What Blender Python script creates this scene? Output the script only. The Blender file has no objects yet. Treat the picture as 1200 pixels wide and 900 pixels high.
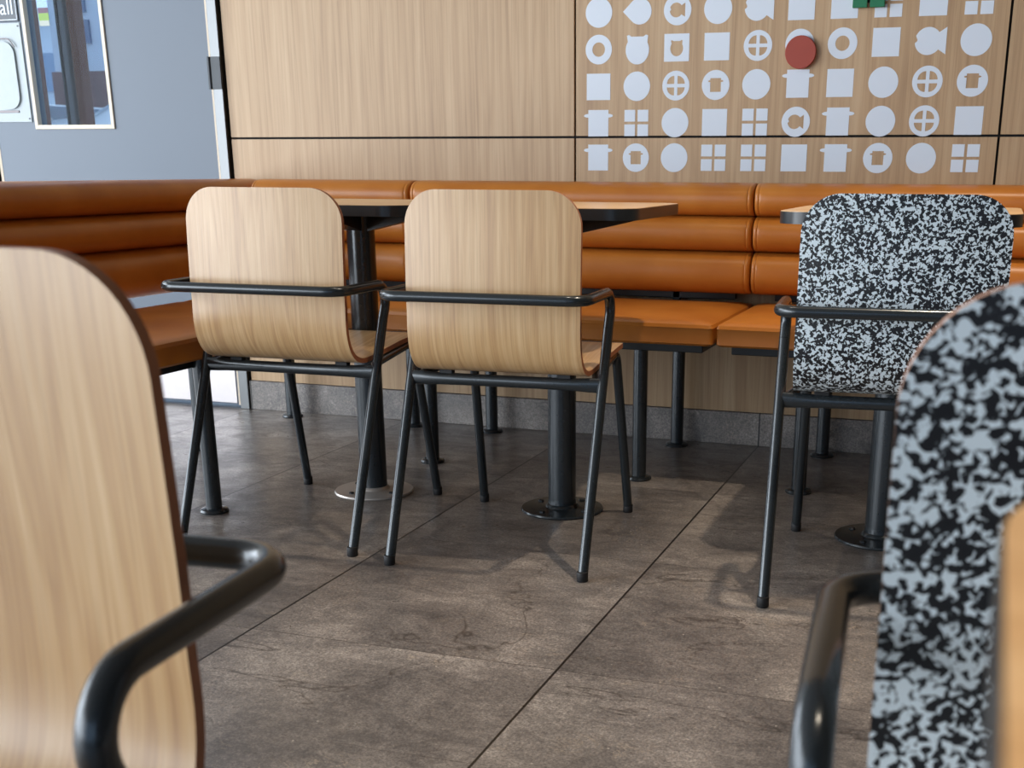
import bpy, bmesh, math, random
from mathutils import Vector, Matrix
PI = math.pi
random.seed(7)
SC = bpy.context.scene
COL = SC.collection

# ------------------------------------------------------------------ materials
def srgb(r, g, b):
    f = lambda c: (c/255/12.92) if c/255 <= .04045 else ((c/255+.055)/1.055)**2.4
    return (f(r), f(g), f(b), 1)

class NT:
    def __init__(s, name):
        s.m = bpy.data.materials.new(name); s.m.use_nodes = True
        s.t = s.m.node_tree; s.b = s.t.nodes['Principled BSDF']
    def n(s, typ, **kw):
        nd = s.t.nodes.new(typ)
        for k, v in kw.items():
            if k in nd.inputs: nd.inputs[k].default_value = v
            else: setattr(nd, k, v)
        return nd
    def l(s, a, b): s.t.links.new(a, b)
    def math(s, op, a, b=None, clamp=False):
        nd = s.t.nodes.new('ShaderNodeMath'); nd.operation = op; nd.use_clamp = clamp
        for i, v in enumerate((a, b)):
            if v is None: continue
            if isinstance(v, (int, float)): nd.inputs[i].default_value = v
            else: s.l(v, nd.inputs[i])
        return nd.outputs[0]
    def ramp(s, fac, stops, interp='LINEAR'):
        nd = s.t.nodes.new('ShaderNodeValToRGB'); nd.color_ramp.interpolation = interp
        e = nd.color_ramp.elements
        while len(e) < len(stops): e.new(.5)
        for el, (p, c) in zip(e, stops): el.position = p; el.color = c
        s.l(fac, nd.inputs[0]); return nd.outputs[0]
    def mix(s, fac, a, b, mode='MIX'):
        nd = s.t.nodes.new('ShaderNodeMix'); nd.data_type = 'RGBA'; nd.blend_type = mode
        for i, v in ((0, fac), (6, a), (7, b)):
            if isinstance(v, (int, float)): nd.inputs[i].default_value = v
            elif isinstance(v, tuple): nd.inputs[i].default_value = v
            else: s.l(v, nd.inputs[i])
        return nd.outputs[2]
    def mapping(s, src, scale=(1, 1, 1), loc=(0, 0, 0), rot=(0, 0, 0)):
        nd = s.t.nodes.new('ShaderNodeMapping')
        nd.inputs['Scale'].default_value = scale; nd.inputs['Location'].default_value = loc
        nd.inputs['Rotation'].default_value = rot
        s.l(src, nd.inputs[0]); return nd.outputs[0]
    def noise(s, vec, scale, detail=3, rough=.5, dist=0):
        nd = s.t.nodes.new('ShaderNodeTexNoise')
        nd.inputs['Scale'].default_value = scale; nd.inputs['Detail'].default_value = detail
        nd.inputs['Roughness'].default_value = rough; nd.inputs['Distortion'].default_value = dist
        s.l(vec, nd.inputs['Vector']); return nd.outputs[0]
    def bump(s, h, strength=.2, dist=.002):
        nd = s.t.nodes.new('ShaderNodeBump'); nd.inputs['Strength'].default_value = strength
        nd.inputs['Distance'].default_value = dist
        s.l(h, nd.inputs['Height']); s.l(nd.outputs[0], s.b.inputs['Normal'])
    def set(s, **kw):
        for k, v in kw.items(): s.b.inputs[k.replace('_', ' ')].default_value = v
    def coord(s, which): return s.t.nodes.new('ShaderNodeTexCoord').outputs[which]

def plain(name, col, rough=.5, metal=0., noise_amt=.06, nscale=30, spec=.5):
    t = NT(name)
    v = t.noise(t.coord('Object'), nscale, 3)
    c = t.mix(v, tuple(x*(1-noise_amt) for x in col[:3])+(1,), tuple(min(1, x*(1+noise_amt)) for x in col[:3])+(1,))
    t.l(c, t.b.inputs['Base Color']); t.set(Roughness=rough, Metallic=metal)
    t.b.inputs['Specular IOR Level'].default_value = spec
    return t.m

def wood(name, which, dark, mid, light, across, along, axis, rough=.42, coat=0., cath=6.0):
    """streaky veneer; axis = index of the grain direction in the chosen coordinates"""
    t = NT(name); co = t.coord(which)
    oi = t.n('ShaderNodeObjectInfo')
    add = t.n('ShaderNodeVectorMath', operation='ADD'); t.l(co, add.inputs[0])
    rv = t.n('ShaderNodeCombineXYZ')
    for i in range(3): t.l(t.math('MULTIPLY', oi.outputs['Random'], 7.3+3*i), rv.inputs[i])
    t.l(rv.outputs[0], add.inputs[1]); co = add.outputs[0]
    s1 = [across]*3; s1[axis] = along
    s2 = [across*.16]*3; s2[axis] = along*.55
    s3 = [across*3.2]*3; s3[axis] = along*3
    fine = t.noise(t.mapping(co, tuple(s1)), 1, 5, .65, .4)
    broad = t.noise(t.mapping(co, tuple(s2)), 1, 2, .5, .6)
    pore = t.noise(t.mapping(co, tuple(s3)), 1, 2, .5, 0)
    rings = t.math('FRACT', t.math('MULTIPLY', broad, cath))
    tri = t.math('ABSOLUTE', t.math('SUBTRACT', rings, .5))
    f = t.math('ADD', t.math('MULTIPLY', fine, .62), t.math('MULTIPLY', tri, .34))
    f = t.math('ADD', f, t.math('MULTIPLY', broad, .28))
    c = t.ramp(f, [(.30, dark), (.52, mid), (.74, light)])
    pr = t.ramp(pore, [(.36, (.80, .76, .72, 1)), (.46, (1, 1, 1, 1))])
    c = t.mix(.55, c, pr, 'MULTIPLY')
    t.l(c, t.b.inputs['Base Color']); t.set(Roughness=rough, Coat_Weight=coat, Coat_Roughness=.25)
    t.bump(fine, .06, .001)
    return t.m

def speckle(name):
    t = NT(name); co = t.coord('UV')
    oi = t.n('ShaderNodeObjectInfo')
    add = t.n('ShaderNodeVectorMath', operation='ADD'); t.l(co, add.inputs[0])
    rv = t.n('ShaderNodeCombineXYZ')
    for i in range(3): t.l(t.math('MULTIPLY', oi.outputs['Random'], 5.1+2*i), rv.inputs[i])
    t.l(rv.outputs[0], add.inputs[1]); co = add.outputs[0]
    a = t.noise(co, 155, 2.4, .55, .5)
    b = t.noise(co, 45, 1, .5, .3)
    f = t.math('ADD', a, t.math('MULTIPLY', t.math('SUBTRACT', b, .5), .28))
    c = t.ramp(f, [(.513, srgb(18, 18, 22)), (.527, srgb(216, 227, 232))])
    t.l(c, t.b.inputs['Base Color']); t.set(Roughness=.42)
    return t.m

def leather():
    t = NT('tan_leather'); co = t.coord('Object')
    v = t.noise(co, 6, 3, .5); g = t.noise(co, 420, 2, .6)
    c = t.ramp(v, [(.3, srgb(184, 109, 38)), (.7, srgb(203, 128, 50))])
    t.l(c, t.b.inputs['Base Color']); t.set(Roughness=.36)
    w = t.noise(co, 22, 2, .5)
    h = t.math('ADD', t.math('MULTIPLY', g, .25), t.math('MULTIPLY', w, 1.0))
    t.bump(h, .10, .004)
    return t.m

def slate(name, tiles=True, xo=-.680, dx=.634, yo=1.878, dy=.65):
    t = NT(name)
    pos = t.n('ShaderNodeNewGeometry').outputs['Position']
    sx = t.n('ShaderNodeSeparateXYZ'); t.l(pos, sx.inputs[0])
    tx = t.math('DIVIDE', t.math('SUBTRACT', sx.outputs[0], xo), dx)
    ty = t.math('DIVIDE', t.math('SUBTRACT', sx.outputs[1], yo), dy)
    ix, iy = t.math('FLOOR', tx), t.math('FLOOR', ty)
    if not tiles: iy = t.math('MULTIPLY', iy, 0)
    idv = t.n('ShaderNodeCombineXYZ'); t.l(ix, idv.inputs[0]); t.l(iy, idv.inputs[1])
    wn = t.n('ShaderNodeTexWhiteNoise', noise_dimensions='3D'); t.l(idv.outputs[0], wn.inputs['Vector'])
    off = t.n('ShaderNodeVectorMath', operation='SCALE'); t.l(wn.outputs['Color'], off.inputs[0]); off.inputs['Scale'].default_value = 9
    ad = t.n('ShaderNodeVectorMath', operation='ADD'); t.l(pos, ad.inputs[0]); t.l(off.outputs[0], ad.inputs[1])
    co = ad.outputs[0]
    big = t.noise(co, 2.6, 6, .62, .6)
    mid = t.noise(t.mapping(co, (9, 14, 9), rot=(0, 0, .35)), 1, 6, .7, 1.2)
    fine = t.noise(co, 120, 5, .8)
    f = t.math('ADD', t.math('MULTIPLY', big, .42), t.math('ADD', t.math('MULTIPLY', mid, .26), t.math('MULTIPLY', fine, .32)))
    c = t.ramp(f, [(.34, srgb(52, 50, 50)), (.455, srgb(98, 93, 90)), (.54, srgb(132, 125, 119)), (.65, srgb(184, 175, 166))])
    # hairline cracks and mineral veins
    wv = t.noise(t.mapping(co, (1.3, 2.4, 1.3), rot=(0, 0, .4)), 1, 5, .6, .8)
    vein = t.math('ABSOLUTE', t.math('SUBTRACT', wv, .5))
    mask = t.noise(co, 2.1, 2, .5)
    mk = t.ramp(mask, [(.48, (0, 0, 0, 1)), (.56, (1, 1, 1, 1))])
    vd = t.ramp(vein, [(.0, (1, 1, 1, 1)), (.006, (0, 0, 0, 1))])
    c = t.mix(t.math('MULTIPLY', t.math('MULTIPLY', vd, mk), .7), c, srgb(48, 42, 38))
    vl = t.ramp(t.math('ABSOLUTE', t.math('SUBTRACT', mid, .47)), [(.0, (1, 1, 1, 1)), (.016, (0, 0, 0, 1))])
    mk2 = t.ramp(t.noise(co, 5.5, 3, .6), [(.56, (0, 0, 0, 1)), (.66, (1, 1, 1, 1))])
    c = t.mix(t.math('MULTIPLY', t.math('MULTIPLY', vl, mk2), .75), c, srgb(176, 160, 140))
    # crumbs and grit
    vo = t.n('ShaderNodeTexVoronoi', feature='F1'); vo.inputs['Scale'].default_value = 34; t.l(pos, vo.inputs['Vector'])
    sp = t.ramp(vo.outputs['Distance'], [(.045, (1, 1, 1, 1)), (.085, (0, 0, 0, 1))])
    sw = t.n('ShaderNodeSeparateColor'); t.l(vo.outputs['Color'], sw.inputs[0])
    on = t.math('GREATER_THAN', sw.outputs[0], .62)
    c = t.mix(t.math('MULTIPLY', t.math('MULTIPLY', sp, on), .7), c, srgb(196, 188, 176))
    gr = t.ramp(t.noise(pos, 230, 4, .75), [(.40, (.56, .56, .57, 1)), (.5, (1, 1, 1, 1)), (.60, (1.36, 1.35, 1.34, 1))])
    c = t.mix(.85, c, gr, 'MULTIPLY')
    # joints
    def line(tv, d, half):
        fr = t.math('ABSOLUTE', t.math('SUBTRACT', t.math('FRACT', t.math('ADD', tv, .5)), .5))
        return t.math('LESS_THAN', t.math('MULTIPLY', fr, d), half)
    c = t.mix(line(tx, dx, .0024), c, srgb(18, 15, 13))
    if tiles: c = t.mix(t.math('MULTIPLY', line(ty, dy, .0012), .7), c, srgb(38, 33, 30))
    t.l(c, t.b.inputs['Base Color'])
    r = t.ramp(mid, [(.3, (.42, .42, .42, 1)), (.7, (.26, .26, .26, 1))])
    t.l(r, t.b.inputs['Roughness']); t.b.inputs['Specular IOR Level'].default_value = .75
    t.bump(t.noise(pos, 60, 5, .7), .15, .002)
    return t.m

M = {}
M['chair_wood'] = wood('beech_veneer', 'UV', srgb(176, 133, 88), srgb(203, 162, 112), srgb(220, 185, 137), 120, 2.2, 1, .42, .6)
M['ply_edge'] = plain('plywood_edge', srgb(166, 104, 70), .5, 0, .25, 60)
M['ply_edge_pale'] = plain('plywood_edge_pale', srgb(186, 142, 120), .5, 0, .2, 60)
M['wall_wood'] = wood('oak_wall_panel', 'Object', srgb(162, 130, 96), srgb(182, 151, 114), srgb(196, 167, 131), 64, 1.1, 2, .45, cath=5)
M['table_wood'] = wood('table_laminate', 'Object', srgb(204, 160, 112), srgb(222, 180, 130), srgb(232, 194, 146), 34, 1.2, 0, .33)
M['speckle'] = speckle('speckled_laminate')
M['leather'] = leather()
M['steel'] = plain('dark_powder_coat', srgb(46, 52, 56), .22, .4, .05, 60, .9)
M['steel_dark'] = plain('black_powder_coat', srgb(30, 33, 36), .32, .2, .05, 60)
M['rubber'] = plain('black_rubber', srgb(20, 20, 22), .6)
M['edge_band'] = plain('grey_edge_band', srgb(42, 45, 48), .28)
M['floor'] = slate('slate_floor')
M['skirting'] = slate('slate_skirting', False)
M['gap'] = plain('dark_joint', srgb(14, 12, 11), .8)
M['stainless'] = plain('brushed_stainless', srgb(112, 114, 115), .36, .95, .03, 40)
M['stainless_dull'] = plain('brushed_kick_plate', srgb(196, 190, 190), .4, .8, .03, 40)
M['door'] = plain('blue_grey_laminate', srgb(88, 100, 114), .38, 0, .03, 4)
M['door_edge'] = plain('pale_door_edge', srgb(214, 198, 176), .5)
M['lite_frame'] = plain('cream_window_bead', srgb(220, 208, 188), .45)
M['white_decal'] = plain('white_vinyl', srgb(216, 226, 237), .5, 0, .01)
M['red'] = plain('brick_red_disc', srgb(158, 62, 44), .5)
M['green'] = plain('green_panel', srgb(14, 112, 72), .45)
M['paint'] = plain('white_wall_paint', srgb(214, 212, 206), .7)
M['ceil'] = plain('white_ceiling', srgb(128, 125, 121), .8)
M['white_plastic'] = plain('white_plastic', srgb(168, 178, 182), .35)
M['sign_grey'] = plain('dark_grey_sign', srgb(66, 73, 80), .4)
M['sign_line'] = plain('grey_print', srgb(150, 142, 144), .5)
M['bolt'] = plain('dull_bolt', srgb(60, 62, 64), .4, .7)

def glass():
    t = NT('window_glass'); t.t.nodes.remove(t.b)
    tr = t.n('ShaderNodeBsdfTransparent'); tr.inputs[0].default_value = (.93, .96, .98, 1)
    gl = t.n('ShaderNodeBsdfGlossy'); gl.inputs['Roughness'].default_value = .02
    fr = t.n('ShaderNodeFresnel'); fr.inputs[0].default_value = 1.14
    mx = t.n('ShaderNodeMixShader'); t.l(fr.outputs[0], mx.inputs[0]); t.l(tr.outputs[0], mx.inputs[1]); t.l(gl.outputs[0], mx.inputs[2])
    t.l(mx.outputs[0], t.t.nodes['Material Output'].inputs[0])
    return t.m
M['glass'] = glass()
def lamp_mat():
    t = NT('lamp_diffuser'); t.set(Emission_Color=(1, .82, .6, 1), Emission_Strength=6)
    return t.m
M['lamp'] = lamp_mat()

# ------------------------------------------------------------------ mesh helpers
class MB:
    def __init__(s): s.bm = bmesh.new(); s.uv = None
    def quad(s, vs, mat=0):
        try: f = s.bm.faces.new(vs)
        except ValueError: return None
        f.material_index = mat; f.smooth = True; return f
    def box(s, x0, x1, y0, y1, z0, z1, bev=0, mat=0, seg=2, mtx=None):
        b = bmesh.new()
        bmesh.ops.create_cube(b, size=1)
        for v in b.verts:
            v.co = Vector(((x0+x1)/2+v.co.x*(x1-x0), (y0+y1)/2+v.co.y*(y1-y0), (z0+z1)/2+v.co.z*(z1-z0)))
        if bev: bmesh.ops.bevel(b, geom=b.edges[:], offset=bev, segments=seg, profile=.5, affect='EDGES')
        s.merge(b, mat, mtx); return s
    def merge(s, b, mat=0, mtx=None):
        mp = {}
        for v in b.verts: mp[v] = s.bm.verts.new(mtx @ v.co if mtx else v.co)
        for f in b.faces:
            n = s.bm.faces.new([mp[v] for v in f.verts]); n.material_index = mat if mat is not None else f.material_index; n.smooth = True
        b.free()
    def tube(s, pts, r, seg=16, mat=0, caps=True, ry=None):
        """sweep a circle (or ellipse r x ry) along a polyline"""
        pts = [Vector(p) for p in pts]; rings = []; n = len(pts); up = None
        for i, p in enumerate(pts):
            t = (pts[min(i+1, n-1)]-pts[max(i-1, 0)]).normalized()
            if up is None:
                up = Vector((0, 0, 1)) if abs(t.z) < .9 else Vector((0, 1, 0))
            up = (up - t*up.dot(t)).normalized(); sd = t.cross(up)
            rr = r[i] if isinstance(r, (list, tuple)) else r
            ru = (ry[i] if isinstance(ry, (list, tuple)) else ry) if ry else rr
            rings.append([s.bm.verts.new(p+sd*math.cos(2*PI*k/seg)*rr+up*math.sin(2*PI*k/seg)*ru) for k in range(seg)])
        for a, b in zip(rings, rings[1:]):
            for k in range(seg): s.quad([a[k], a[(k+1) % seg], b[(k+1) % seg], b[k]], mat)
        if caps:
            s.quad(rings[0][::-1], mat); s.quad(rings[-1], mat)
        return s
    def lathe(s, prof, c=(0, 0, 0), seg=32, mat=0):
        rings = []
        for (r, z) in prof:
            rings.append([s.bm.verts.new((c[0]+r*math.cos(2*PI*k/seg), c[1]+r*math.sin(2*PI*k/seg), c[2]+z)) for k in range(seg)] if r > 1e-6 else [s.bm.verts.new((c[0], c[1], c[2]+z))])
        for a, b in zip(rings, rings[1:]):
            for k in range(seg):
                if len(a) == 1 and len(b) == 1: break
                if len(a) == 1: s.quad([a[0], b[(k+1) % seg], b[k]][::-1], mat)
                elif len(b) == 1: s.quad([a[k], a[(k+1) % seg], b[0]], mat)
                else: s.quad([a[k], a[(k+1) % seg], b[(k+1) % seg], b[k]], mat)
        return s
    def prism(s, outline, z0, z1, mat=0, mat_side=None, bev=0):
        """2D outline (ccw) extruded in z"""
        b = bmesh.new()
        lo = [b.verts.new((x, y, z0)) for x, y in outline]; hi = [b.verts.new((x, y, z1)) for x, y in outline]
        f = b.faces.new(lo[::-1]); f.material_index = mat
        f = b.faces.new(hi); f.material_index = mat
        n = len(outline)
        for k in range(n):
            f = b.faces.new([lo[k], lo[(k+1) % n], hi[(k+1) % n], hi[k]]); f.material_index = mat if mat_side is None else mat_side
        s.merge(b, None); return s
    def build(s, name, mats, parent=None, angle=35, loc=None):
        bm = s.bm
        bmesh.ops.recalc_face_normals(bm, faces=bm.faces[:])
        ca = math.radians(angle)
        for e in bm.edges:
            if len(e.link_faces) == 2 and e.calc_face_angle(0) > ca: e.smooth = False
        me = bpy.data.meshes.new(name); bm.to_mesh(me); bm.free()
        for m in (mats if isinstance(mats, (list, tuple)) else [mats]): me.materials.append(m)
        o = bpy.data.objects.new(name, me); COL.objects.link(o)
        if parent: o.parent = parent
        if loc: o.location = loc
        return o

def fillet(pts, radii, seg=8):
    """polyline with rounded corners"""
    pts = [Vector(p) for p in pts]; out = [pts[0]]
    for i in range(1, len(pts)-1):
        a, p, b = pts[i-1], pts[i], pts[i+1]; r = radii[i-1] if isinstance(radii, (list, tuple)) else radii
        u = (a-p).normalized(); v = (b-p).normalized(); ang = u.angle(v)
        if r <= 0 or abs(ang-PI) < .02: out.append(p); continue
        d = r/math.tan(ang/2); c = p+(u+v).normalized()*(r/math.sin(ang/2))
        s0 = p+u*d-c; s1 = p+v*d-c; tot = s0.angle(s1); ax = s0.cross(s1).normalized()
        for k in range(seg+1): out.append(c+Matrix.Rotation(tot*k/seg, 3, ax) @ s0)
    out.append(pts[-1]); return out

def rrect(x0, x1, y0, y1, r, seg=8):
    o = []
    for cx, cy, a in ((x1-r, y0+r, -90), (x1-r, y1-r, 0), (x0+r, y1-r, 90), (x0+r, y0+r, 180)):
        for k in range(seg+1):
            t = math.radians(a+90*k/seg); o.append((cx+r*math.cos(t), cy+r*math.sin(t)))
    return o

def tag(o, label=None, cat=None, group=None, kind=None):
    if label: o['label'] = label
    if cat: o['category'] = cat
    if group: o['group'] = group
    if kind: o['kind'] = kind
    return o
def empty(name, loc=(0, 0, 0), rz=0):
    e = bpy.data.objects.new(name, None); COL.objects.link(e); e.location = loc; e.rotation_euler = (0, 0, rz); e.empty_display_size = .1
    return e
def copy_tree(o, parent=None):
    c = o.copy(); COL.objects.link(c)
    if parent: c.parent = parent
    for ch in list(o.children): copy_tree(ch, c)
    return c
def struct(name, mb, mats, **kw):
    o = mb.build(name, mats, **kw); o['kind'] = 'structure'; return o

# ------------------------------------------------------------------ the setting
WY = 3.82      # wall face
struct('floor', MB().box(-6.2, 4.2, -5.6, 4.1, -.12, 0), M['floor'])
struct('ceiling', MB().box(-6.2, 4.2, -5.6, WY+.2, 3.0, 3.12), M['ceil'])
mb = MB()
g = .0036
xs = [-2.582, -1.3125, -.031, 1.25, 2.53, 4.2]
for a, b in zip(xs, xs[1:]):
    for z0, z1 in ((.109, .9535), (.9535, 2.2), (2.2, 3.0)):
        mb.box(a+g, b-g, WY, WY+.018, z0+(g if z0 > .2 else 0), z1-g, mat=0)
mb.box(-2.585, 4.2, WY+.014, WY+.2, 0, 3.0, mat=1)
mb.box(-3.63, -2.585, WY+.06, WY+.2, 2.15, 3.0, mat=2)
mb.box(-5.0, -3.63, WY, WY+.2, 0, 3.0, mat=2)
mb.box(-3.63, -2.585, WY, WY+.06, 2.15, 3.0, mat=2)
struct('wall_back', mb, [M['wall_wood'], M['gap'], M['paint']])
struct('baseboard_back', MB().box(-2.588, 4.2, WY-.004, WY+.013, 0, .107, bev=.0015, seg=1), M['skirting'])
# left (street) wall with a long window opening, rear and right walls: they carry the daylight
mb = MB()
mb.box(-5.0, -4.8, -5.6, WY, 0, .06); mb.box(-5.0, -4.8, -5.6, WY, 2.75, 3.0)
for y in (-5.6, -2.6, .5, 3.45): mb.box(-5.0, -4.8, y, y+.3, .06, 2.75)
struct('wall_left', mb, M['paint'])
mb = MB(); mb.box(-6.0, 4.0, -5.6, -5.4, 0, .35); mb.box(-6.0, 4.0, -5.6, -5.4, 2.75, 3.0)
for x in (-4.8, -2.7, .5, 3.6): mb.box(x, x+.4, -5.6, -5.4, .35, 2.75)
struct('wall_rear', mb, plain('grey_wall_paint', srgb(96, 92, 88), .7))
struct('wall_right', MB().box(4.0, 4.2, -5.6, WY, 0, 3.0), plain('taupe_wall_paint', srgb(72, 64, 58), .7))

# door jamb, door leaf with its glazed lite, hinges and kick plate
struct('trim_1', MB().box(-2.628, -2.589, WY-.012, WY+.16, 0, 2.1, bev=.002, seg=1).box(-2.66, -2.628, WY+.055, WY+.16, 0, 2.1), M['stainless'])
struct('trim_2', MB().box(-3.64, -3.605, WY-.01, WY+.16, 0, 2.1, bev=.002, seg=1), M['gap'])
struct('trim_3', MB().box(-3.64, -2.589, WY-.012, WY+.16, 2.1, 2.15, bev=.002, seg=1), M['stainless'])
DX0, DX1, DZ0, DZ1 = -3.598, -2.630, .012, 2.095
LX0, LX1, LZ0, LZ1 = -3.396, -3.068, .998, 1.90
mb = MB()
D0, D1 = WY, WY+.045
for a, b, c, d in ((DX0+.012, LX0, DZ0, DZ1), (LX1, DX1-.011, DZ0, DZ1), (LX0, LX1, DZ0, LZ0), (LX0, LX1, LZ1, DZ1)):
    mb.box(a, b, D0, D1, c, d, mat=0)
mb.box(DX1-.011, DX1, D0-.001, D1, DZ0, DZ1, mat=1); mb.box(DX0, DX0+.012, D0-.001, D1, DZ0, DZ1, mat=1)
door = struct('door_1', mb, [M['door'], M['door_edge']])
mb = MB(); w = .011
for a, b, c, d in ((LX0-w, LX0+.004, LZ0-w, LZ1+w), (LX1-.004, LX1+w, LZ0-w, LZ1+w), (LX0, LX1, LZ0-w, LZ0+.004), (LX0, LX1, LZ1-.004, LZ1+w)):
    mb.box(a, b, D0-.006, D0+.016, c, d, bev=.0015, seg=1)
lf = mb.build('window_frame', M['lite_frame'], door)
MB().box(LX0, LX1, D0+.008, D0+.014, LZ0, LZ1).build('glass_pane', M['glass'], lf)
MB().box(DX0+.02, DX1-.016, D0-.0025, D0+.001, DZ0+.006, .30, bev=.001, seg=1).build('kick_plate', M['stainless_dull'], door)
for z in (.25, 1.165, 1.85):
    h = MB(); h.tube([(-2.634, WY-.012, z-.052), (-2.634, WY-.012, z+.052)], .0075, 14)
    h.box(-2.628, -2.590, WY-.0145, WY-.011, z-.052, z+.052, bev=.0008, seg=1)
    h.build('hinge', M['bolt'], door)

# ------------------------------------------------------------------ signs on the door
def text_mesh(name, s, size, mat, depth, parent, loc, rot=(PI/2, 0, 0)):
    c = bpy.data.curves.new(name, 'FONT'); c.body = s; c.size = size; c.extrude = depth; c.align_x = 'RIGHT'; c.resolution_u = 6
    o = bpy.data.objects.new(name, c); COL.objects.link(o)
    bpy.context.view_layer.update()
    me = bpy.data.meshes.new_from_object(o.evaluated_get(bpy.context.evaluated_depsgraph_get()))
    bpy.data.objects.remove(o); me.name = name
    me.materials.clear(); me.materials.append(mat)
    o = bpy.data.objects.new(name, me); COL.objects.link(o); o.parent = parent; o.location = loc; o.rotation_euler = rot
    return o
mb = MB(); mb.box(-3.59, -3.421, D0-.004, D0, 1.353, 1.47, bev=.001, seg=1)
s = tag(mb.build('door_sign', M['sign_grey']), 'dark grey sign with white lettering above the white plate on the blue grey door', 'sign')
mb = MB()
for a, b, c, d in ((-3.586, -3.425, 1.357, 1.3595), (-3.586, -3.425, 1.4635, 1.466), (-3.4275, -3.425, 1.357, 1.466), (-3.586, -3.5835, 1.357, 1.466)):
    mb.box(a, b, D0-.0052, D0-.0038, c, d)
mb.build('white_border', M['white_decal'], s)
text_mesh('lettering', 'all', .072, M['white_decal'], .0008, s, (-3.436, D0-.0046, 1.376))
p = empty('notice_plate', (-3.50, D0, 1.012)); tag(p, 'white plastic notice plate with screwed corners and rounded panel beside the door window', 'sign')
MB().box(-.085, .081, -.004, 0, 0, .337, bev=.0015, seg=1).build('plate', M['white_plastic'], p)
b = MB(); b.prism(rrect(-.07, .045, .045, .275, .045), 0, .007)
for v in b.bm.verts: v.co = Vector((v.co.x, -.004-v.co.z, v.co.y))
b.build('raised_panel', M['white_plastic'], p)
b = MB(); b.tube(fillet([(-.07, -.012, .284), (.03, -.012, .284), (.052, -.012, .255)], .03), .0022, 8); b.build('top_rim', M['sign_line'], p)
b = MB(); b.box(-.07, .03, -.0075, -.0035, .033, .041, bev=.001, seg=1); b.build('lower_bar', M['sign_line'], p)
for x, z in ((.072, .012), (.072, .325)): MB().lathe([(0, .0), (.0028, 0), (.0028, .002), (0, .0025)], (0, 0, 0), 10).build('screw', M['bolt'], p, loc=(x, -.004, z)).rotation_euler = (PI/2, 0, 0)
st = empty('window_sticker', (-3.318, D0+.0070, 1.335)); tag(st, 'small purple, green and white sticker on the door window glass', 'sticker')
for n, z0, z1, c in (('purple_band', .042, .060, (72, 22, 64)), ('green_band', .018, .042, (112, 152, 30)), ('white_band', 0, .018, (160, 168, 158))):
    MB().box(-.022, .022, -.0006, .0006, z0, z1).build(n, plain('sticker_'+n, srgb(*c), .4), st)

# ------------------------------------------------------------------ street beyond the door window
pav = tag(MB().box(-30, 6, 4.3, 45, -.2, -.05).build('pavement', plain('grey_asphalt', srgb(120, 124, 128), .8, 0, .2, 3)), kind='structure')
brown = plain('brown_frame', srgb(104, 52, 34), .5); greym = plain('grey_mullion', srgb(104, 108, 116), .45)
e = empty('entrance_frame', (-4.0, 4.75, -.05)); tag(e, 'brown and grey entrance door frame seen through the door window', 'door frame')
for n, x0, x1, m in (('post', -.222, -.172, brown), ('mullion', -.036, -.019, M['steel_dark']), ('mullion', -.016, .014, greym), ('post', .030, .070, brown)):
    MB().box(x0, x1, -.03, .03, 0, 2.6, bev=.004, seg=1).build(n, m, e)
def building(x, y, w, d, h, col, label, wins, wcol=(70, 84, 104), base=None):
    e = empty('building', (x, y, -.05)); tag(e, label, 'building')
    MB().box(-w/2, w/2, 0, d, 0, h).build('facade', plain('facade_paint', srgb(*col), .8), e)
    MB().box(-w/2-.15, w/2+.15, -.2, d, h, h+.25).build('parapet', plain('parapet', srgb(*[min(255, c+14) for c in col]), .8), e)
    for wx, wz, ww, wh in wins: MB().box(wx-ww/2, wx+ww/2, -.06, .02, wz-wh/2, wz+wh/2).build('window', plain('far_window', srgb(*wcol), .25), e)
    if base: MB().box(-w/2, w/2, -.12, 0, 0, base[0]).build('brick_base', plain('brick', srgb(*base[1]), .85, 0, .5, 2.2), e)
building(-22.7, 25, 3.0, 6, 4.1, (214, 224, 234), 'pale low building at left in the door window view', [(.4, 3.0, 2.0, .85), (1.2, 1.75, .35, .5), (.3, .9, 2.2, .7)], (132, 158, 188))
building(-18.1, 22, 1.7, 6, 7.0, (186, 194, 206), 'grey building with brick base at right in the door window view', [(-.22, 4.0, .16, .28), (0.02, 4.0, .16, .28), (-.1, 3.5, .5, .45), (.15, 2.2, .35, .5)], (96, 110, 138), base=(2.75, (110, 84, 84)))
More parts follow.
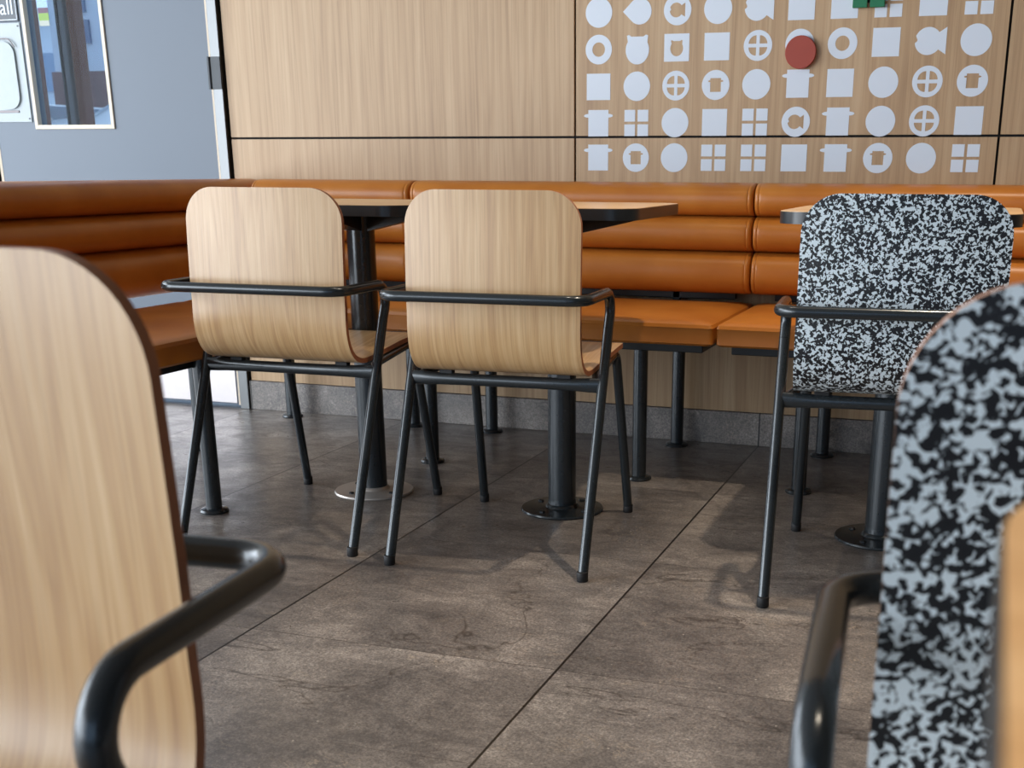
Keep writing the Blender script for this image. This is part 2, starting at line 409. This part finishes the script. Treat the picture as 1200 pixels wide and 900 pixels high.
def car(x, y, rz, body, label, sc):
    e = empty('car', (x, y, -.05), rz); e.scale = (sc, sc, sc); tag(e, label, 'car', 'cars parked outside the door window')
    prof = [(-2.1, .35), (-2.15, .75), (-1.9, .98), (-1.1, 1.06), (-.35, 1.46), (.75, 1.5), (1.5, 1.12), (2.0, 1.02), (2.1, .7), (2.05, .35)]
    b = MB(); ring = []
    for sy, in_ in ((-.82, 0), (-.86, 0), (.86, 0), (.82, 0)):
        ring.append([b.bm.verts.new((px, sy*(.84 if pz > 1.2 else 1), pz)) for px, pz in prof])
    for r0, r1 in zip(ring, ring[1:]):
        n = len(prof)
        for k in range(n): b.quad([r0[k], r0[(k+1) % n], r1[(k+1) % n], r1[k]])
    b.quad(ring[0]); b.quad(ring[-1][::-1])
    b.build('body', plain('car_paint', srgb(*body), .2), e, angle=50)
    dark = plain('car_glass', srgb(70, 92, 120), .1)
    for sy in (-1, 1):
        w = MB(); v = [w.bm.verts.new((px, sy*.80 if pz < 1.2 else sy*.735, pz)) for px, pz in ((-.95, 1.08), (-.32, 1.41), (.7, 1.44), (1.3, 1.12))]
        w.quad(v); bmesh.ops.solidify(w.bm, geom=w.bm.faces[:], thickness=.06); w.build('side_window', dark, e)
    w = MB(); v = [w.bm.verts.new(q) for q in ((-1.1, -.7, 1.09), (-1.1, .7, 1.09), (-.42, .62, 1.44), (-.42, -.62, 1.44))]
    w.quad(v); bmesh.ops.solidify(w.bm, geom=w.bm.faces[:], thickness=.05); w.build('windscreen', dark, e)
    for wx in (-1.35, 1.3):
        for sy in (-1, 1):
            t = MB().lathe([(0, -.1), (.22, -.1), (.32, -.08), (.32, .08), (.22, .1), (0, .1)], seg=20).build('wheel', M['rubber'], e, loc=(wx, sy*.76, .32)); t.rotation_euler = (PI/2, 0, 0)
car(-11.75, 13.3, PI, (232, 238, 242), 'white car parked outside, at left in the door window', 1.12)
car(-6.5, 10.7, 0, (226, 232, 238), 'white car parked outside, at right in the door window', 1.28)

# ------------------------------------------------------------------ benches
def d_profile(depth, z0, z1, n=22, ex=2.5):
    """front-bulging closed cross-section in (y, z), back at y=0, front at y=-depth"""
    h = (z1-z0)/2; c = (z0+z1)/2; pts = []
    for k in range(n+1):
        a = PI/2-PI*k/n
        sa, ca = math.sin(a), math.cos(a)
        pts.append((-depth*.45-depth*.55*abs(ca)**(2/ex), c+h*math.copysign(abs(sa)**(2/ex), sa)))
    return pts+[(-.004, z0+.012), (-.004, z1-.006)]
def roll(L, depth, z0, z1):
    mb = MB(); prof = d_profile(depth, z0, z1); cy = -depth*.5; cz = (z0+z1)/2
    st = [(0, .80), (.0015, .90), (.005, .965), (.010, .99), (.013, .985), (.0145, .968), (.016, .985), (.022, 1), (.05, 1)]
    xs = [(x, s) for x, s in st]
    nmid = max(2, int(L/.08))
    xs += [(.05+(L-.1)*k/nmid, 1) for k in range(1, nmid)] + [(L-x, s) for x, s in st[::-1]]
    rings = []
    for x, s in xs:
        rings.append([mb.bm.verts.new((x, cy+(y-cy)*s if y < cy else y, cz+(z-cz)*(s*.3+.7))) for y, z in prof])
    n = len(prof)
    for a, b in zip(rings, rings[1:]):
        for k in range(n): mb.quad([a[k], a[(k+1) % n], b[(k+1) % n], b[k]])
    mb.quad(rings[0][::-1]); mb.quad(rings[-1])
    return mb
def cushion(x0, x1, y0, y1, z0, z1):
    b = MB(); bb = bmesh.new(); nx, ny = 14, 8
    out = rrect(x0, x1, y0, y1, .012, 4)
    cx, cy = (x0+x1)/2, (y0+y1)/2
    # domed top over straight piped sides
    prof = [(.975, z0), (1, z0+.006), (1, z1-.014), (1.004, z1-.011), (1.0, z1-.008), (.992, z1-.002), (.97, z1+.001), (.9, z1+.005), (.7, z1+.009), (.35, z1+.011)]
    rings = []
    for s, z in prof:
        rings.append([b.bm.verts.new((cx+(x-cx)*(1-(1-s)*(.5 if (x1-x0) > .8 else 1)), cy+(y-cy)*s, z)) for x, y in out])
    n = len(out)
    for r0, r1 in zip(rings, rings[1:]):
        for k in range(n): b.quad([r0[k], r0[(k+1) % n], r1[(k+1) % n], r1[k]])
    b.quad(rings[0][::-1]); b.quad(rings[-1]); bb.free()
    return b
def bench(name, loc, rz, L, label, seat_front, seat_back, posts, roll_x0=0, seat_x=None, rail_in=.035):
    e = empty(name, loc, rz); tag(e, label, 'bench', 'tan leather banquette benches')
    for z0, z1, d in ((.722, .820, .150), (.619, .724, .158), (.476 if rz else .493, .621, .162)):
        roll(L, d, z0, z1).build('backrest_roll', M['leather'], e)
    MB().box(.02, L-.02, -.028, -.002, .50, .79, bev=.002, seg=1).build('back_board', M['steel_dark'], e)
    a, b_ = seat_x or (.003, L-.003)
    cushion(a, b_, -seat_front, -seat_back, .402, .461).build('seat_cushion', M['leather'], e)
    f = MB(); y0, y1 = -seat_front+.045, -seat_back-.02
    f.box(a+rail_in, b_-rail_in, y0, y0+.03, .377, .4015, bev=.002, seg=1); f.box(a+rail_in, b_-rail_in, y1-.03, y1, .377, .4015, bev=.002, seg=1)
    for x in (a+rail_in, b_-rail_in-.03): f.box(x, x+.03, y0+.02, y1-.02, .377, .4015, bev=.002, seg=1)
    f.build('seat_frame', M['steel_dark'], e)
    f = MB(); f.box(.06, L-.06, -.05, -.028, .498 if rz else .470, .508 if rz else .492, bev=.002, seg=1)
    for x in (.25, L-.25): f.box(x-.012, x+.012, -.05, -.028, .40, .50, bev=.002, seg=1)
    f.build('back_rail', M['steel_dark'], e)
    for px, py in posts:
        lg = MB().tube([(px, py, .006), (px, py, .40)], .0205, 20).build('leg', M['steel'], e)
        MB().lathe([(0, 0), (.036, 0), (.037, .004), (.034, .009), (.024, .012), (0, .012)], (px, py, 0), 24).build('foot_flange', M['steel'], lg)
    return e
S1, S2 = -1.832, -.704
SF = WY-3.2; BK = .04
pf, pb = -(WY-3.272), -(WY-3.742)
bench('banquette_bench', (-2.425, WY-.001, 0), 0, S1+2.425-.002, 'tan leather bench in the corner behind the left wooden chair', SF, BK,
      [(-1.879+2.425, pb), (.06, pb)], seat_x=(.03, S1+2.425-.004))
bench('banquette_bench', (S1+.002, WY-.001, 0), 0, S2-S1-.004, 'tan leather wall bench behind the middle wooden chair', SF, BK,
      [(-1.588-S1, pf), (-1.588-S1, pb), (-.930-S1, pf), (-.937-S1, pb)])
bench('banquette_bench', (S2+.002, WY-.001, 0), 0, 1.13, 'tan leather wall bench behind the speckled black and white chair', SF, BK,
      [(.238, pf), (.238, pb), (.90, pf), (.90, pb)])
LB0 = 1.9
bench('banquette_bench', (-2.592, LB0, 0), PI/2, WY-.003-LB0, 'tan leather side bench in front of the blue grey door', .737, .20,
      [(2.572-LB0, -.71), (3.19-LB0, -.235), (.15, -.71), (.15, -.235)], seat_x=(.003, 3.195-LB0))

# ------------------------------------------------------------------ tables
def make_table(top_edge_mat):
    e = empty('cafe_table')
    W, D, R, ZT = .25, .26, .07, .775
    mb = MB(); mb.prism(rrect(-W, W, -D, D, R, 10), ZT-.026, ZT-.0012); mb.build('edge_band', M['edge_band'], e)
    mb = MB(); mb.prism(rrect(-W+.0012, W-.0012, -D+.0012, D-.0012, R, 10), ZT-.0012, ZT); mb.build('tabletop', M['table_wood'], e)
    mb = MB()
    for a in range(4):
        m = Matrix.Rotation(PI/2*a, 4, 'Z'); b = bmesh.new()
        vs = [b.verts.new(q) for q in ((.03, -.02, ZT-.026), (.20, -.02, ZT-.026), (.20, -.02, ZT-.033), (.03, -.02, ZT-.072),
                                       (.03, .02, ZT-.026), (.20, .02, ZT-.026), (.20, .02, ZT-.033), (.03, .02, ZT-.072))]
        for q in ((0, 1, 2, 3), (7, 6, 5, 4), (0, 4, 5, 1), (1, 5, 6, 2), (2, 6, 7, 3), (3, 7, 4, 0)): b.faces.new([vs[i] for i in q])
        mb.merge(b, 0, m)
    mb.build('support_bracket', M['steel_dark'], e)
    MB().tube([(0, 0, .008), (0, 0, ZT-.028)], .0365, 32).build('pedestal', M['steel'], e)
    bp = MB().lathe([(0, 0), (.106, 0), (.109, .003), (.107, .007), (.06, .009), (.044, .010), (.0405, .016), (.037, .018), (0, .018)], (0, 0, 0), 48).build('base_plate', M['steel'], e)
    for k in range(4):
        a = PI/4+PI/2*k+.35; MB().lathe([(0, 0), (.008, 0), (.008, .003), (.005, .005), (0, .005)], (.077*math.cos(a), .077*math.sin(a), .0075), 6).build('bolt', M['bolt'], bp)
    return e
t0 = make_table(None)
G = 'small square pedestal tables'
for i, (x, y, rz, lab) in enumerate(((-1.03, 2.892, .03, 'wood topped pedestal table behind the middle wooden chair'),
                                     (-1.587, 2.896, 0, 'wood topped pedestal table behind the left wooden chair, its round base shining'),
                                     (-.207, 2.894, 0, 'wood topped pedestal table behind the speckled chair by the bench'),
                                     (.2575, .117, 0, 'nearest tabletop, at the bottom right corner before the near speckled chair'))):
    t = t0 if i == 0 else copy_tree(t0)
    t.location = (x, y, 0); t.rotation_euler = (0, 0, rz); tag(t, lab, 'table', G)
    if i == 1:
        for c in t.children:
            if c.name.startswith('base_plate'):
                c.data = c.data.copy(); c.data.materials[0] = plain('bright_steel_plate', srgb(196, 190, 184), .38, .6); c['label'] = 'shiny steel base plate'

# ------------------------------------------------------------------ chairs
HW = .1975     # half width of the shell
def shell_mesh(r_top=.075, r_front=.05, th=.0115, zs=1):
    # centre line of the bent plywood (local y forward, z up)
    key = [(.096, .816), (.0945, .76), (.0900, .68), (.0865, .60), (.0870, .55), (.0905, .51), (.101, .475), (.122, .447), (.152, .4310), (.19, .4265), (.25, .4315), (.34, .441), (.42, .448), (.466, .450), (.489, .4445), (.500, .433)]
    P = [Vector((0, y, z*zs)) for y, z in key]
    # Catmull-Rom resample
    fine = []
    for i in range(len(P)-1):
        p0, p1, p2, p3 = P[max(i-1, 0)], P[i], P[i+1], P[min(i+2, len(P)-1)]
        for k in range(12):
            t = k/12
            fine.append(.5*((2*p1)+(p2-p0)*t+(2*p0-5*p1+4*p2-p3)*t*t+(3*p1-p0-3*p2+p3)*t**3))
    fine.append(P[-1])
    s = [0]
    for a, b in zip(fine, fine[1:]): s.append(s[-1]+(b-a).length)
    S = s[-1]
    def at_s(q):
        q = min(max(q, 0), S)
        for i in range(len(s)-1):
            if s[i+1] >= q-1e-9:
                f = (q-s[i])/max(s[i+1]-s[i], 1e-9); return fine[i].lerp(fine[i+1], f)
        return fine[-1]
    ss = [r_top*(1-math.cos(PI/2*k/12)) for k in range(13)]
    mid0, mid1 = r_top, S-r_front; nm = 44
    ss += [mid0+(mid1-mid0)*k/nm for k in range(1, nm)]
    ss += [S-r_front*(1-math.cos(PI/2*k/8)) for k in range(8, -1, -1)]
    NX = 20
    bm = bmesh.new(); uvl = bm.loops.layers.uv.new('UVMap')
    F, B, UV = [], [], {}
    for q in ss:
        c = at_s(q); tg = (at_s(q+.004)-at_s(q-.004)).normalized()
        nrm = Vector((0, -tg.z, tg.y)).normalized()       # towards the sitter / up
        if nrm.z < 0 and abs(nrm.z) > abs(nrm.y): nrm = -nrm
        if abs(nrm.y) >= abs(nrm.z) and nrm.y < 0: nrm = -nrm
        w = HW+.008*max(0, min(1, (c.y-.2)/.25))
        if q < r_top: w = HW-r_top+math.sqrt(max(0, r_top**2-(r_top-q)**2))
        if q > S-r_front: d = S-q; w = w-r_front+math.sqrt(max(0, r_front**2-(r_front-d)**2))
        curv = .012*max(0, min(1, (c.z/zs-.44)/.12))
        rf, rb = [], []
        for k in range(NX+1):
            t = -1+2*k/NX; x = w*math.sin(t*PI/2)*.35+w*t*.65
            dy = curv*(x/HW)**2
            for lst, sg in ((rf, 1), (rb, -1)):
                v = bm.verts.new(c+Vector((x, dy, 0))+nrm*(th/2*sg)); lst.append(v); UV[v] = (x, q+(0 if sg > 0 else .003))
        F.append(rf); B.append(rb)
    def face(vs, m):
        f = bm.faces.new(vs); f.material_index = m; f.smooth = True
        for l in f.loops: l[uvl].uv = UV[l.vert]
        return f
    n = len(ss)
    for i in range(n-1):
        for k in range(NX):
            face([F[i][k], F[i][k+1], F[i+1][k+1], F[i+1][k]], 0); face([B[i][k], B[i+1][k], B[i+1][k+1], B[i][k+1]], 0)
    for i in range(n-1):
        face([F[i][0], F[i+1][0], B[i+1][0], B[i][0]], 1); face([F[i][NX], B[i][NX], B[i+1][NX], F[i+1][NX]], 1)
    for k in range(NX):
        face([F[0][k], B[0][k], B[0][k+1], F[0][k+1]], 1); face([F[-1][k], F[-1][k+1], B[-1][k+1], B[-1][k]], 1)
    m = MB(); m.bm.free(); m.bm = bm
    return m

def make_chair(label, face_mat, edge_mat, zs=1.0):
    e = empty('dining_armchair'); tag(e, label, 'chair', 'armchairs with bent plywood shells and tube frames')
    shell_mesh(zs=zs).build('seat_shell', [face_mat, edge_mat], e, angle=50)
    R = .0115; AX = .227; AZ = .600*zs
    st = M['steel']
    # arm rail: from above one rear leg, forward arm, round the back and to the other side
    foot = Vector((0, 0, 0)); bend = Vector((0, .257, AZ))
    lean = (bend-foot)
    def on_leg(z): return foot+lean*(z/AZ)
    cut = .52*zs
    L = on_leg(cut)
    def sidept(s, p): return (s*AX, p.y, p.z)
    path = fillet([sidept(-1, L), (-AX, .263, AZ), (-AX, .0133, AZ), (AX, .0133, AZ), (AX, .263, AZ), sidept(1, L)], [.038, .040, .040, .038], 10)
    MB().tube(path, R, 18).build('arm_rail', st, e)
    for s in (-1, 1):
        lg = MB().tube([(s*AX, on_leg(.012).y, .012), sidept(s, L)], R, 18).build('leg', st, e)
        MB().lathe([(0, 0), (.0115, 0), (.0128, .002), (.0128, .020), (.0118, .022), (0, .022)], (s*AX, .002, 0), 18).build('foot_cap', M['rubber'], lg)
    jz = .398*zs; J = on_leg(jz)
    # cross rail with flattened ends
    xs = [-AX+.006, -AX+.03, -AX+.06, -.08, .08, AX-.06, AX-.03, AX-.006]
    MB().tube([(x, J.y, jz+.003) for x in xs], [.007, .0085, .011, .011, .011, .011, .0085, .007], 16, ry=[.0165, .016, .0145, .0135, .0135, .0145, .016, .0165]).build('cross_rail', st, e)
    for s in (-1, 1):
        pth = fillet([(s*(AX-.004), J.y, jz+.0), (s*.196, .235, .4115*zs), (s*.186, .474, .4315*zs), (s*.199, .572, .012)], [.1, .038], 8)
        # side rail and front leg: split where the bend begins
        cutz = max(i for i, p in enumerate(pth) if p.z > .30*zs)
        k = next(i for i, p in enumerate(pth) if p.y > .44)
        MB().tube(pth[:k+1], R*.92, 16).build('side_rail', st, e)
        lg = MB().tube(pth[k:], R, 16).build('leg', st, e)
        MB().lathe([(0, 0), (.0115, 0), (.0128, .002), (.0128, .020), (.0118, .022), (0, .022)], (s*.199, .572, 0), 18).build('foot_cap', M['rubber'], lg)
    for s in (-1, 1):
        MB().box(s*.14-.016, s*.14+.016, J.y-.004, J.y+.014, jz+.005, .4235*zs, bev=.002, seg=1).build('shell_mount', M['rubber'], e)
    return e
ch = make_chair('left wooden armchair of the pair facing the wall bench', M['chair_wood'], M['ply_edge'])
ch.location = (-1.583, 2.344, 0); ch.rotation_euler = (0, 0, math.radians(2.2))
c2 = copy_tree(ch); tag(c2, 'middle wooden armchair facing the wall bench, right of the similar one')
c2.location = (-1.0192, 2.339, 0); c2.rotation_euler = (0, 0, math.radians(3.7))
c3 = make_chair('speckled black and white armchair facing the wall bench', M['speckle'], M['ply_edge_pale'])
c3.location = (-.163, 2.342, 0); c3.rotation_euler = (0, 0, math.radians(5.0))
c4 = make_chair('large near wooden armchair facing the viewer at the left edge', M['chair_wood'], M['ply_edge'], .996)
c4.location = (-.679, .695, 0); c4.rotation_euler = (0, 0, math.radians(184.1))
c5 = make_chair('near speckled black and white armchair at the nearest table, facing the viewer', M['speckle'], M['ply_edge_pale'], .984)
c5.location = (.143, .8205, 0); c5.rotation_euler = (0, 0, math.radians(184.2))

# ------------------------------------------------------------------ wall decals
def circ(r, cx=0, cy=0, n=48, a0=0, a1=360): return [(cx+r*math.cos(math.radians(a0+(a1-a0)*k/n)), cy+r*math.sin(math.radians(a0+(a1-a0)*k/n))) for k in range(n if a1-a0 == 360 else n+1)]
def sq(h, cx=0, cy=0): return [(cx-h, cy-h), (cx+h, cy-h), (cx+h, cy+h), (cx-h, cy+h)]
def fish(s=1):
    p = [(-.007+.037*math.cos(math.radians(a)), .037*math.sin(math.radians(a))) for a in range(38, 164, 6)]
    p += [(-.0385, .0075), (-.0365, .003), (-.0385, -.0015), (-.0425, -.0035)]
    p += [(-.007+.037*math.cos(math.radians(a)), .037*math.sin(math.radians(a))) for a in range(190, 324, 6)]
    p += [(.043, -.036), (.043, .036)]
    return [(x*s, y*s) for x, y in p]
def cat(s=1):
    p = [(.037*math.cos(math.radians(a)), -.004+.041*math.sin(math.radians(a))) for a in range(-215, 36, 6)]
    p += [(.0335, .037), (.027, .039), (.019, .034), (-.019, .034), (-.027, .039), (-.0335, .037)]
    return [(x*s, y*s) for x, y in p]
def pot(s=1):
    def lug(sg): return [(sg*(.033+.0145*math.sin(PI*k/8)), .022+.0055*math.cos(PI*k/8)*(-1)) for k in range(9)]
    p = [(-.033, -.039), (.033, -.039)]+lug(1)+[(.033, .039), (-.033, .039)]+lug(-1)[::-1]
    return [(x*s, y*s) for x, y in p]
def drop(): return circ(.037, .006, 0, 40, -128, 128)+[(-.047, .0)]
def quads():
    o = []
    for k in range(4):
        a0 = 90*k; cx = .005*(1 if k in (0, 3) else -1); cy = .005*(1 if k < 2 else -1)
        o.append([(cx, cy)]+[(cx+.023*math.cos(math.radians(a0+90*j/8)), cy+.023*math.sin(math.radians(a0+90*j/8))) for j in range(9)])
    return o
def panes(): return [sq(.0172, sx*.0212, sy*.0212) for sx in (-1, 1) for sy in (-1, 1)]
SH = {'O': ('white circle decal', lambda: [circ(.0425)]), 'D': ('white teardrop decal pointing left', lambda: [drop()]),
      'f': ('white circle decal with a fish cutout', lambda: [circ(.0425), fish(.55)]), 'F': ('white fish decal', lambda: [fish()]),
      'S': ('white square decal', lambda: [sq(.0385)]), 'W': ('white four pane window decal', panes),
      'R': ('white ring decal', lambda: [circ(.0425), circ(.0205)]), 'C': ('white eared animal head decal', lambda: [cat()]),
      'c': ('white square decal with an animal head cutout', lambda: [sq(.039), cat(.54)]),
      'Q': ('white circle decal with a cross inside', lambda: [circ(.0425)]+quads()),
      'P': ('white cooking pot decal', lambda: [pot()]), 'p': ('white circle decal with a pot cutout', lambda: [circ(.0425), pot(.5)])}
ROWS = [(1.313, 'top', 'ODfOFSSWSW'), (1.2085, 'second', 'RCcSQORSFO'), (1.101, 'third', 'SOQpOPSOQp'), (.9945, 'fourth', 'PWOSWfPOQS'), (.892, 'bottom', 'PpOWWSPpOW')]
ORD = ['first', 'second', 'third', 'fourth', 'fifth', 'sixth', 'seventh', 'eighth', 'ninth', 'tenth']
def flat_mesh(name, loops, depth, mat):
    cu = bpy.data.curves.new(name, 'CURVE'); cu.dimensions = '2D'; cu.fill_mode = 'BOTH'; cu.extrude = depth
    for lp in loops:
        sp = cu.splines.new('POLY'); sp.points.add(len(lp)-1); sp.use_cyclic_u = True
        for q, (x, y) in zip(sp.points, lp): q.co = (x, y, 0, 1)
    o = bpy.data.objects.new(name, cu); COL.objects.link(o); bpy.context.view_layer.update()
    me = bpy.data.meshes.new_from_object(o.evaluated_get(bpy.context.evaluated_depsgraph_get()))
    bpy.data.objects.remove(o); me.name = name; me.materials.clear(); me.materials.append(mat)
    return me
cache = {}
NM = {'O': 'circle', 'D': 'teardrop', 'f': 'fish_circle', 'F': 'fish', 'S': 'square', 'W': 'window', 'R': 'ring', 'C': 'animal_head', 'c': 'animal_square', 'Q': 'cross_circle', 'P': 'cooking_pot', 'p': 'pot_circle'}
for z, rn, row in ROWS:
    for i, k in enumerate(row):
        if k not in cache: cache[k] = flat_mesh(NM[k]+'_decal', SH[k][1](), .0004, M['white_decal'])
        o = bpy.data.objects.new(NM[k]+'_decal', cache[k]); COL.objects.link(o)
        o.location = (-1.235+.1241*i, WY-.0002, z); o.rotation_euler = (PI/2, 0, 0)
        tag(o, f'{SH[k][0]} on wood wall, {ORD[i]} in {rn} row', 'decal', 'white decals on the wood wall panel')
d = MB().lathe([(0, 0), (.044, 0), (.0455, .0015), (.0455, .0105), (.044, .012), (0, .012)], (0, 0, 0), 48).build('round_wall_ornament', M['red'])
d.location = (-.6085, WY-.006, 1.186); d.rotation_euler = (PI/2, 0, 0); tag(d, 'raised brick red round disc on the decal covered wall panel', 'wall ornament')
MB().lathe([(.012, -.006), (.012, .001)], (0, 0, 0), 16).build('spacer', M['gap'], d)
gw = empty('wall_ornament', (-.4215, WY, 1.342)); tag(gw, 'raised green four pane square on the wood wall at the top edge', 'wall ornament')
for sx in (-1, 1):
    for sy in (-1, 1): MB().box(sx*.0245-.0205, sx*.0245+.0205, -.018, -.006, sy*.0225-.0195, sy*.0225+.0195, bev=.001, seg=1).build('pane', M['green'], gw)
MB().box(-.03, .03, -.007, -.0012, -.028, .028).build('backing', M['gap'], gw)

# ------------------------------------------------------------------ lamps and daylight
def area(name, loc, rot, sx, sy, power, col):
    l = bpy.data.lights.new(name, 'AREA'); l.shape = 'RECTANGLE'; l.size = sx; l.size_y = sy; l.energy = power; l.color = col
    o = bpy.data.objects.new(name, l); COL.objects.link(o); o.location = loc; o.rotation_euler = rot; return o
COOL = (.91, .955, 1.0); WARM = (1.0, .83, .64)
for y, pw in ((-3.95, 170), (-.9, 185), (2.1, 125)):
    area('street_window_daylight', (-4.9, y, 1.4), (0, -PI/2, 0), 2.68, 2.75, pw, COOL)
for x, pw in ((-3.55, 40),):
    area('rear_window_daylight', (x, -5.45, 1.55), (PI/2, 0, 0), 1.7 if x < -3 else 2.8, 2.4, pw, COOL)
def downlight(x, y, power, lab, ang=80):
    l = bpy.data.lights.new('downlight_beam', 'SPOT'); l.energy = power; l.color = WARM; l.spot_size = math.radians(lab or ang); l.spot_blend = .6; l.shadow_soft_size = .035
    o = bpy.data.objects.new('downlight_beam', l); COL.objects.link(o); o.location = (x, y, 2.955)
for x, y, p, lab in ((-1.1, 2.6, 30, 62), (.02, 2.5, 150, 70), (1.2, 2.5, 90, 70), (.78, .12, 160, 52)):
    downlight(x, y, p, lab)
W = bpy.data.worlds.new('sky'); SC.world = W; W.use_nodes = True
bg = W.node_tree.nodes['Background']; bg.inputs[0].default_value = (.48, .68, .95, 1); bg.inputs[1].default_value = 1.3

# ------------------------------------------------------------------ camera
cam = bpy.data.cameras.new('camera'); co = bpy.data.objects.new('camera', cam); COL.objects.link(co)
f, cx, cy, yaw, pit, rol = 1407.8, 695.15, 653.3, .31519, .31338, .004516
cam.sensor_fit = 'HORIZONTAL'; cam.sensor_width = 36; cam.lens = f*36/1200
cam.shift_x = -(cx-600)/1200; cam.shift_y = (cy-450)/1200
right = Vector((math.cos(yaw), math.sin(yaw), 0)); fwd = Vector((-math.sin(yaw), math.cos(yaw), 0)); up = Vector((0, 0, 1))
f2 = fwd*math.cos(pit)-up*math.sin(pit); u2 = up*math.cos(pit)+fwd*math.sin(pit)
r3 = right*math.cos(rol)+u2*math.sin(rol); u3 = u2*math.cos(rol)-right*math.sin(rol)
co.matrix_world = Matrix(((r3.x, u3.x, -f2.x, 0), (r3.y, u3.y, -f2.y, 0), (r3.z, u3.z, -f2.z, .86), (0, 0, 0, 1)))
cam.clip_start = .02; cam.clip_end = 200
cam.dof.use_dof = True; cam.dof.focus_distance = 2.75; cam.dof.aperture_fstop = 10.0
SC.camera = co
SC.view_settings.view_transform = 'Standard'; SC.view_settings.look = 'None'; SC.view_settings.gamma = 1; SC.view_settings.use_curve_mapping = False
SC.view_settings.exposure = .1
SC.cycles.use_denoising = True
SC.cycles.max_bounces = 8
